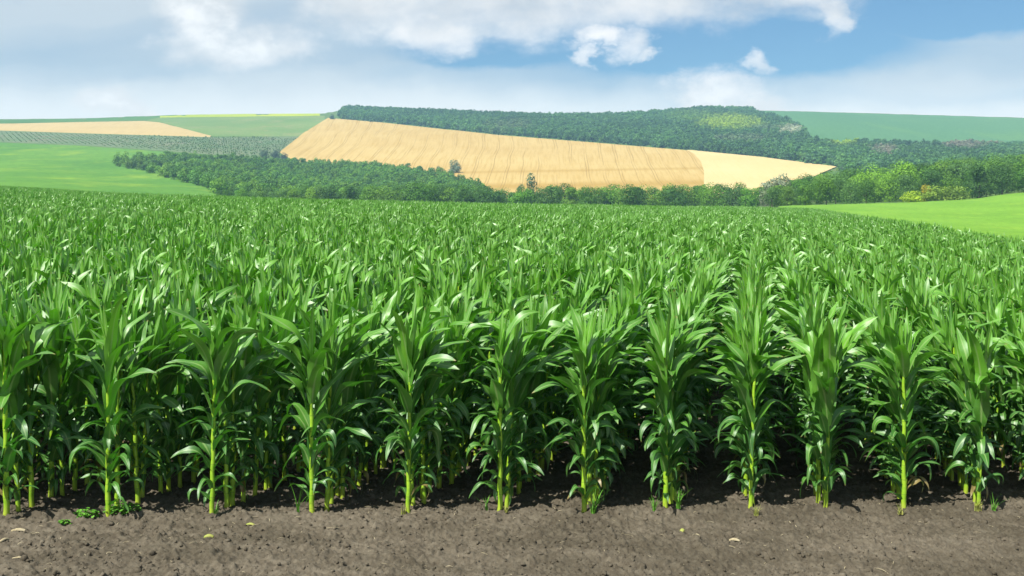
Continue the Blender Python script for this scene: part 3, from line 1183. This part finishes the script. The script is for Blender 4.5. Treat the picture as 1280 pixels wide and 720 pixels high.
# ------------------------------------------------------------------ trees
def crown_geo(rg, h, w, nl, nq, qs, low=0.15, tall=1.0):
    """leaf clumps over an uneven set of lobes; origin at the tree's foot"""
    C, Rr = [], []
    zc0 = h * (low + (1 - low) * 0.5)
    for i in range(nl):
        f = rg.uniform(0, 1)
        zc = h * (low + 0.12 + (0.80 - low) * f)
        rad = w * 0.5 * math.sqrt(max(0.05, 1 - ((zc - zc0) / (h * 0.55)) ** 2))
        a = rg.uniform(0, 6.28)
        d = rad * 0.62 * math.sqrt(rg.uniform(0, 1))
        C.append((d * math.cos(a), d * math.sin(a), zc))
        r = w * rg.uniform(0.18, 0.30)
        Rr.append((r, r, r * rg.uniform(0.75, 1.1) * tall))
    C, Rr = np.array(C), np.array(Rr)
    k = rg.integers(0, nl, nq)
    d = rg.normal(0, 1, (nq, 3))
    d[:, 2] = d[:, 2] + 0.25
    d /= np.linalg.norm(d, axis=1)[:, None]
    p = C[k] + d * Rr[k] * rg.uniform(0.78, 1.12, (nq, 1)) ** 1
    nrm = d + rg.normal(0, 0.30, (nq, 3))
    nrm /= np.linalg.norm(nrm, axis=1)[:, None]
    t1 = np.cross(nrm, rg.normal(0, 1, (nq, 3)))
    t1 /= np.linalg.norm(t1, axis=1)[:, None]
    t2 = np.cross(nrm, t1)
    s = qs * rg.uniform(0.5, 1.3, (nq, 1))
    q = np.stack([p - t1 * s, p - t2 * s * 0.6, p + t1 * s, p + t2 * s * 0.6], 1)
    q[:, 0] -= nrm * s * 0.25
    q[:, 2] -= nrm * s * 0.25
    vary = np.repeat(np.clip(rg.normal(0.5, 0.22, nq) + (rg.uniform(-0.25, 0.25, nl))[k], 0, 1), 4)
    return q.reshape(-1, 3), np.arange(nq * 4).reshape(-1, 4), vary


def trunk_geo(rg, h, r):
    V, Fs = [], []

    def limb(p0, p1, r0, r1, n=5, m_=7):
        b = len(V)
        p0, p1 = np.array(p0), np.array(p1)
        side = rg.normal(0, 0.05, 3) * np.linalg.norm(p1 - p0)
        ax = p1 - p0
        ax = ax / np.linalg.norm(ax)
        e1 = np.cross(ax, [0.3, 1, 0.1]); e1 /= np.linalg.norm(e1)
        e2 = np.cross(ax, e1)
        for i in range(n):
            t = i / (n - 1)
            c = p0 + (p1 - p0) * t + side * math.sin(t * math.pi)
            rr = r0 + (r1 - r0) * t
            for j in range(m_):
                a = j / m_ * 6.2832
                V.append(c + (e1 * math.cos(a) + e2 * math.sin(a)) * rr)
        for i in range(n - 1):
            for j in range(m_):
                a = b + i * m_ + j
                c_ = b + i * m_ + (j + 1) % m_
                Fs.append((a, c_, c_ + m_, a + m_))
    limb((0, 0, -0.5), (0.1, 0, h * 0.45), r, r * 0.6)
    for i in range(6):
        a = i / 6 * 6.28 + rg.uniform(-0.3, 0.3)
        z0 = h * rg.uniform(0.2, 0.42)
        limb((0.05, 0, z0), (math.cos(a) * h * 0.22, math.sin(a) * h * 0.22, z0 + h * rg.uniform(0.2, 0.35)), r * 0.4, r * 0.12)
    return np.array(V), np.array(Fs)


def tree_proto(seed, h, w, nl, nq, qs, low=0.1, tall=1.0):
    rg = np.random.default_rng(seed)
    v, f, va = crown_geo(rg, h, w, nl, nq, qs, low, tall)
    crown = mesh_data("crown", v, f, M_FOL, False, pattr={"vary": va})
    tv, tf = trunk_geo(rg, h, h * 0.022)
    trunk = mesh_data("trunk", tv, tf, M_BARK, True)
    return trunk, crown


BROAD = [tree_proto(50 + i, 10.0, 8.0 + 1.3 * (i % 4), 20, 3200, 0.27, -0.12) for i in range(8)]
SLIM = [tree_proto(70 + i, 10.0, 4.5, 12, 1600, 0.26, 0.02, 1.5) for i in range(2)]
BUSH = [tree_proto(80 + i, 4.0, 7.0, 14, 2000, 0.24, -0.1, 0.8) for i in range(3)]
GREENS = [(0.060, 0.155, 0.015), (0.085, 0.195, 0.015), (0.048, 0.125, 0.020), (0.105, 0.215, 0.02), (0.075, 0.165, 0.035)]


def tree(name, x, y, h, proto, col, label, cat="tree", group=None, base_h=10.0, sx=1.0, sink=0.0, rz=None):
    z = float(ground_z(np.array([x]), np.array([y]))[0])
    r = empty(name, (x, y, z - sink))
    s = h / base_h
    r.scale = (s * sx, s * sx, s)
    r.rotation_euler = (0, 0, random.uniform(0, 6.28) if rz is None else rz)
    link("trunk", proto[0], r)
    c = link("crown", proto[1], r)
    c.color = (*col, 1.0)
    return tag(r, label, cat, group)


def jit(c, a=0.15):
    k = 1 + random.uniform(-a, a)
    return tuple(v * k for v in c)


def row_trees():
    # the line of trees on the valley floor below the wheat hill
    u = 275.0
    i = 0
    while u < 985:
        y = random.uniform(432, 480)
        topv = np.interp(u, [275, 330, 420, 520, 600, 640, 700, 850, 960, 1000], [241, 238, 236, 235, 238, 241, 236, 236, 233, 232]) + random.uniform(-2.0, 2.5)
        x = (u - 640) / F * y
        z = float(ground_z(np.array([x]), np.array([y]))[0])
        top = y * (EL - topv) / F
        h = max(3.5, (top - z) * 1.05)
        lime = 1 if random.random() < 0.16 else 0
        col = (0.10, 0.25, 0.02) if lime else random.choice(GREENS[:5])
        w_ = random.uniform(1.05, 1.4)
        tree("hedgerow_tree", x, y, h, random.choice(BROAD), jit(col),
             "round lime green tree standing out in the valley tree line" if lime else
             ("leafy green tree in the valley tree line below the golden wheat hill" if u > 610 else "leafy tree in the tree line under the wooded knoll, just above the corn"),
             "tree", "tree line between the corn field and the hills", sx=w_)
        u += random.uniform(6.0, 10.5)
        i += 1
    # wood on the right
    for rank, y0 in enumerate([352, 372, 395, 425, 460, 500, 545, 595]):
        u = 965 + rank * 6
        while u < 1420 - rank * 10:
            y = y0 + random.uniform(-9, 9)
            x = (u - 640) / F * y
            front = rank == 0
            topv = np.interp(u, [965, 1000, 1050, 1100, 1150, 1200, 1240, 1280, 1400],
                             [[236, 232, 226, 224, 222, 216, 210, 205, 195], [234, 226, 215, 207, 204, 199, 193, 190, 182]][0 if rank < 2 else 1])
            z = float(ground_z(np.array([x]), np.array([y]))[0])
            hh = random.uniform(8.0, 13.5) if rank > 1 else random.uniform(6, 11.5)
            hmax = y * (EL - topv) / F - z + random.uniform(-0.6, 1.2)
            h = max(4.0, min(hh, hmax))
            if rank == 0 and 1100 < u < 1215:
                u += 12
                continue
            r_ = random.random()
            lime = 1050 < u < 1150 and r_ < 0.35 and rank in (1, 2, 3)
            col = (0.13, 0.27, 0.02) if lime else random.choice(GREENS)
            tree("broadleaf_tree", x, y, h, random.choice(BROAD), jit(col),
                 "yellow green tree in the middle of the wood beside the lime field" if lime else
                 "dense green tree in the wood behind the lime green field", "tree", "wood behind the lime green field", sx=random.uniform(1.0, 1.3))
            u += random.uniform(6.5, 9.5) * F / y * random.uniform(0.75, 1.05) * 0.9


row_trees()


def at_row(u, v):
    y = float(uv_to_y(u, v)[0])
    return (u - 640) / F * y, y


x_, y_ = at_row(568, 217)
tree("grey_willow", x_, y_, 9.5, BUSH[2], (0.13, 0.185, 0.13), "round grey green tree alone at the foot of the golden wheat", base_h=4.0, sx=0.85)
x_, y_ = at_row(548, 215)
tree("grey_bush", x_, y_, 4.5, BUSH[0], (0.14, 0.18, 0.13), "small grey bush just left of the round grey tree", "bush", base_h=4.0, sx=0.7)
tree("poplar", (662 - 640) / F * 470, 470, 15.5, SLIM[0], (0.10, 0.16, 0.09), "slim grey green poplar rising above the valley tree line")
tree("thin_tree", (651 - 640) / F * 476, 476, 11.0, SLIM[1], (0.08, 0.15, 0.06), "short thin tree leaning against the slim poplar")
for (uu, vv, hh, c_, lb) in ((345, 199, 9, (0.05, 0.085, 0.07), "dark blue green bush at the low corner of the golden wheat"),
                             (331, 197, 8, (0.07, 0.12, 0.07), "dark green bush left of the wheat's low corner"),
                             (355, 201, 7, (0.045, 0.07, 0.065), "small dark purple bush touching the wheat's edge"),
                             (415, 149.5, 8, (0.05, 0.09, 0.06), "small dark bush on the skyline at the wheat's top corner")):
    x_, y_ = at_row(uu, vv)
    tree("dark_bush", x_, y_, hh, BUSH[1], c_, lb, "bush", base_h=4.0, sx=0.75)
for (uu, yy, hh, c_, sx_, lb) in ((1140, 337, 3.2, (0.26, 0.38, 0.02), 1.5, "bright yellow green bush at the far end of the lime field"),
                                  (1158, 343, 4.6, (0.34, 0.30, 0.03), 0.65, "small golden bush behind the yellow green bush"),
                                  (1170, 340, 4.2, (0.15, 0.24, 0.03), 1.6, "low rounded green bush beside the lime field, left of its twin"),
                                  (1196, 340, 3.9, (0.14, 0.23, 0.035), 1.6, "low rounded green bush beside the lime field, next to the dark wood")):
    tree("bush", (uu - 640) / F * yy, yy, hh, BUSH[2], c_, lb, "bush", base_h=4.0, sx=sx_)
for (uu, yy, hh) in ((964, 426, 9.3), (978, 423, 10.2)):
    tree("silver_bush", (uu - 640) / F * yy, yy, hh, BUSH[0], (0.20, 0.24, 0.17),
         "silvery leafed bush at the pale wheat's low corner, %s of the pair" % ("left" if uu == 964 else "right"), "bush", base_h=4.0, sx=0.7)


# far woods: each reads as one mass
def inside(u, v, poly):
    n = len(poly)
    r = np.zeros(u.shape, dtype=bool)
    j = n - 1
    for i in range(n):
        xi, yi = poly[i]
        xj, yj = poly[j]
        c = ((yi > v) != (yj > v)) & (u < (xj - xi) * (v - yi) / (yj - yi + 1e-9) + xi)
        r ^= c
        j = i
    return r


def wood(name, poly, y0, y1, spacing, hr, protos_seed, colfun, label, nq=230, qs=0.95, thin=False):
    rg = np.random.default_rng(protos_seed)
    xs, ys = [], []
    umin = min(p[0] for p in poly); umax = max(p[0] for p in poly)
    y = y0
    while y < y1:
        xa, xb = (umin - 640) / F * y, (umax - 640) / F * y
        x = np.arange(xa, xb, spacing)
        xs.append(x + rg.uniform(-0.5, 0.5, len(x)) * spacing)
        ys.append(y + rg.uniform(-0.5, 0.5, len(x)) * spacing)
        y += spacing
    x, y = np.concatenate(xs), np.concatenate(ys)
    z = ground_z(x, y)
    u = 640 + F * x / y
    v = EL - F * z / y
    k = inside(u, v + rg.normal(0, 0.5, len(u)), poly)
    if thin:
        k &= ~((u < 215) & (rg.random(len(u)) < np.interp(u, [120, 215], [0.7, 0.2])))
    x, y, z, u, v = x[k], y[k], z[k], u[k], v[k]
    coll = bpy.data.collections.new(name + "_sources")
    for i in range(6):
        cv, cf, va = crown_geo(rg, 9.0, 8.0, 7, nq, qs, -0.05)
        # a short bole under each crown
        tv, tf = trunk_geo(rg, 9.0, 0.2)
        me = mesh_data("far_crown", np.concatenate([cv, tv]), np.concatenate([cf, tf + len(cv)]), [M_FOLI, M_BARK], False,
                       pattr={"vary": np.concatenate([va, np.zeros(len(tv))])}, midx=np.concatenate([np.zeros(len(cf)), np.ones(len(tf))]))
        coll.objects.link(bpy.data.objects.new("%s_source_%d" % (name, i), me))
    n = len(x)
    print(name, n)
    hs = rg.uniform(hr[0], hr[1], n) / 9.0
    ws = hs * rg.uniform(0.85, 1.2, n)
    rot = np.zeros((n, 3)); rot[:, 2] = rg.uniform(0, 6.28, n)
    scatter(name, np.column_stack([x, y, z - 0.3]), rot, np.column_stack([ws, ws, hs]), rg.integers(0, 6, n), coll,
            tint=colfun(rg, u, v, x, y), tag_=(label, "wood"))


def pick(rg, n, pal, w=None):
    pal = np.array(pal)
    return pal[rg.choice(len(pal), n, p=w)] * rg.uniform(0.8, 1.2, (n, 1))


def blend(c, mask, col):
    return c * (1 - mask[:, None]) + np.array(col) * mask[:, None]


def col_ridge(rg, u, v, x, y):
    c = pick(rg, len(u), [(0.055, 0.140, 0.040), (0.065, 0.160, 0.040), (0.050, 0.125, 0.050), (0.075, 0.17, 0.045)])
    f_ = fbm(x * 0.012, y * 0.006, 4, 71)[:, None]
    c = c * (0.55 + 0.9 * f_)
    g = lambda a, b, ra, rb: np.clip(1.2 - ((u - a) / ra) ** 2 - ((v - b) / rb) ** 2 + rg.uniform(-0.5, 0.3, len(u)), 0, 1)
    c = blend(c, g(912, 158, 46, 11) * 1.0, (0.26, 0.38, 0.03))
    c = blend(c, g(865, 150, 36, 9) * 0.6, (0.14, 0.26, 0.04))
    c = blend(c, g(1055, 184, 20, 5) * 0.9, (0.26, 0.40, 0.03))
    c = blend(c, g(988, 168, 15, 6) * 0.8, (0.42, 0.43, 0.36))
    c = blend(c, g(960, 165, 30, 5) * 0.4, (0.15, 0.19, 0.12))
    c = blend(c, g(1105, 195, 18, 8) * 0.75, (0.24, 0.20, 0.19))
    c = blend(c, g(1205, 186, 34, 9) * 0.7, (0.24, 0.20, 0.19))
    c = blend(c, g(1245, 182, 12, 6) * 0.7, (0.27, 0.22, 0.19))
    c = blend(c, g(635, 162, 35, 8) * 0.4, (0.16, 0.19, 0.11))
    c = blend(c, g(925, 180, 40, 6) * 0.4, (0.19, 0.20, 0.16))
    return c


def col_knoll(rg, u, v, x, y):
    c = pick(rg, len(u), [(0.075, 0.190, 0.028), (0.090, 0.215, 0.030), (0.065, 0.165, 0.035), (0.11, 0.23, 0.030)])
    c = c * (0.65 + 0.7 * fbm(x * 0.03, y * 0.015, 3, 73)[:, None])
    m = np.clip((230 - u) / 100, 0, 1) * 0.35
    return blend(c, m, (0.11, 0.17, 0.05))


wood("ridge_wood",
     [(440, 134), (428, 139), (423, 146), (428, 149.5), (480, 153), (620, 168), (740, 177.5), (860, 187.7), (950, 196.5), (1046, 209), (1060, 235), (1500, 235),
      (1900, 205), (1900, 190), (1500, 186), (1290, 186), (1240, 184), (1180, 184), (1140, 186), (1100, 182), (1040, 183), (1008, 176), (1006, 164), (985, 154),
      (945, 143), (930, 130), (600, 130)],
     850, 2250, 7.0, (6.0, 11.0), 21, col_ridge, "dark blue green wood covering the far ridge behind the wheat hill")
wood("knoll_wood",
     [(138, 203), (200, 200), (300, 203), (365, 208), (470, 210), (530, 219), (560, 224), (590, 234), (612, 249), (612, 262), (310, 262), (255, 236), (220, 226), (180, 217), (150, 211)],
     500, 1050, 5.8, (4.5, 8.5), 22, col_knoll, "round knoll of close green trees before the golden wheat hill", nq=520, qs=0.55, thin=True)


def orchard():
    rg = np.random.default_rng(3)
    pts = []
    for a in range(-200, 260):
        for b in range(0, 120):
            y = 850 + b * 7.5
            x = -700 + a * 6.0 + b * 2.0
            pts.append((x + rg.uniform(-0.4, 0.4), y + rg.uniform(-0.4, 0.4)))
    P = np.array(pts)
    z = ground_z(P[:, 0], P[:, 1])
    u = 640 + F * P[:, 0] / P[:, 1]
    v = EL - F * z / P[:, 1]
    poly = [(-500, 150), (0, 165), (130, 169), (265, 172.5), (330, 172), (373, 173), (352, 189), (340, 193), (300, 194.5), (260, 192.5), (200, 187.5), (100, 181), (0, 177), (-500, 163)]
    k = inside(u, v, poly) & (rg.random(len(u)) < 0.9)
    P, z, u, v = P[k], z[k], u[k], v[k]
    coll = bpy.data.collections.new("orchard_sources")
    for i in range(4):
        cv, cf, va = crown_geo(rg, 2.6, 2.6, 5, 60, 0.5, 0.05)
        coll.objects.link(bpy.data.objects.new("orchard_source_%d" % i, mesh_data("orchard_crown", cv, cf, M_FOLI, False, pattr={"vary": va})))
    n = len(P)
    print("orchard", n)
    sc = np.repeat(rg.uniform(0.5, 0.9, (n, 1)), 3, 1) * np.interp(u, [80, 260], [0.62, 1.0])[:, None]
    c = pick(rg, n, [(0.10, 0.19, 0.06), (0.12, 0.21, 0.07), (0.09, 0.17, 0.06)])
    rot = np.zeros((n, 3)); rot[:, 2] = rg.uniform(0, 6.28, n)
    scatter("orchard", np.column_stack([P, z]), rot, sc, rg.integers(0, 4, n), coll, tint=c,
            tag_=("orchard of small dark trees in dotted rows on the left hillside", "orchard"))


orchard()


# ------------------------------------------------------------------ weeds at the foot of the corn
def weed_mesh(rg, n, spread, hgt, mat, blade=False):
    V, Fs = [], []
    for i in range(n):
        a = rg.uniform(0, 6.28)
        d = spread * math.sqrt(rg.random())
        px, py = d * math.cos(a), d * math.sin(a) * 0.6
        b = len(V)
        if blade:
            L = hgt * rg.uniform(0.5, 1.2)
            lean = rg.uniform(0.1, 0.8)
            az = rg.uniform(0, 6.28)
            w = rg.uniform(0.003, 0.006)
            k = 6
            for j in range(k):
                t = j / (k - 1)
                out = L * lean * t ** 1.8
                zz = L * t * (1 - 0.25 * lean * t)
                ww = w * (1 - t) + 0.0004
                cx, cy = px * 0.4 + out * math.cos(az), py * 0.4 + out * math.sin(az)
                V.append((cx - math.sin(az) * ww, cy + math.cos(az) * ww, zz))
                V.append((cx + math.sin(az) * ww, cy - math.cos(az) * ww, zz))
            for j in range(k - 1):
                q = b + 2 * j
                Fs.append((q, q + 1, q + 3, q + 2))
        else:
            z = hgt * rg.uniform(0.15, 1.0) * (1 - 0.5 * d / spread)
            s = rg.uniform(0.006, 0.014)
            az = rg.uniform(0, 6.28)
            tl = rg.uniform(-0.5, 0.5)
            ring = []
            for j in range(6):
                t = j / 6 * 6.283
                rx, ry = s * 1.3 * math.cos(t), s * math.sin(t)
                x = rx * math.cos(az) - ry * math.sin(az)
                y = rx * math.sin(az) + ry * math.cos(az)
                ring.append((px + x, py + y, z + tl * rx + 0.15 * abs(ry)))
            V += ring + [(px, py, z - 0.003)]
            for j in range(6):
                Fs.append((b + j, b + (j + 1) % 6, b + 6, b + 6))
    Fs = [f if len(set(f)) == 4 else f[:3] for f in Fs]
    return mesh_data("weed", V, Fs, mat, False)


def weeds():
    rg = np.random.default_rng(12)
    lst = [(108, 641, 150, 0.10, 0.09, 0, "leafy green weed clump left of the second corn plant"),
           (152, 637, 260, 0.16, 0.12, 0, "wide leafy weed patch right of the second corn plant"),
           (80, 648, 40, 0.05, 0.04, 0, "tiny leafy seedling on the soil left of the second corn plant"),
           (372, 638, 9, 0.03, 0.26, 1, "thin grassy weed left of the fourth corn plant"),
           (608, 632, 12, 0.04, 0.16, 1, "few grass blades left of the sixth corn plant"),
           (742, 636, 38, 0.06, 0.22, 1, "thick grass tuft right of the seventh corn plant"),
           (818, 636, 20, 0.05, 0.14, 1, "short grass left of the eighth corn plant"),
           (848, 636, 34, 0.06, 0.18, 1, "green grass tuft right of the eighth corn plant"),
           (945, 640, 26, 0.06, 0.10, 2, "dry yellow grass round the ninth corn plant's foot"),
           (1125, 637, 24, 0.08, 0.10, 2, "yellowing grass at the eleventh corn plant's foot"),
           (1222, 634, 30, 0.09, 0.12, 2, "yellow and green grass at the twelfth corn plant's foot"),
           (270, 640, 14, 0.05, 0.12, 1, "grass blades at the third corn plant's foot"),
           (505, 637, 16, 0.06, 0.09, 2, "low yellow grass at the fifth corn plant's foot"),
           (632, 637, 16, 0.05, 0.08, 2, "short yellow grass at the sixth corn plant's foot"),
           (1242, 634, 14, 0.05, 0.16, 1, "green grass blades right of the twelfth corn plant")]
    for (u, v, n, sp, hg, kind, lb) in lst:
        y = F * H / (v - vh(u)) - 0.03
        x = (u - 640) / F * y
        z = float(soil_height(np.array(x), np.array(y)))
        me = weed_mesh(rg, n, sp, hg, M_WEEDY if kind == 2 else M_WEED, kind > 0)
        nm = "grass_tuft" if kind else "weed"
        tag(link(nm, me, loc=(x, y, z)), lb, "grass tuft" if kind else "weed")


weeds()


# ------------------------------------------------------------------ air
def haze():
    x0, x1, y0, y1, z0, z1 = -4500, 4500, -150, 2750, -80, 330
    v = [(x, y, z) for x in (x0, x1) for y in (y0, y1) for z in (z0, z1)]
    f = [(0, 1, 3, 2), (4, 6, 7, 5), (0, 4, 5, 1), (2, 3, 7, 6), (0, 2, 6, 4), (1, 5, 7, 3)]
    m = bpy.data.materials.new("haze")
    m.use_nodes = True
    t = NT(m.node_tree)
    t.n.clear()
    out = t.new('ShaderNodeOutputMaterial')
    pv = t.new('ShaderNodeVolumePrincipled')
    pv.inputs['Color'].default_value = (0.42, 0.74, 1.0, 1)
    pv.inputs['Density'].default_value = 0.00020
    pv.inputs['Anisotropy'].default_value = 0.0
    t.l.new(pv.outputs[0], out.inputs['Volume'])
    o = link("haze", mesh_data("haze", v, f, m))
    tag(o, "thin pale blue summer haze over the distant hills", "haze", kind="stuff")


haze()
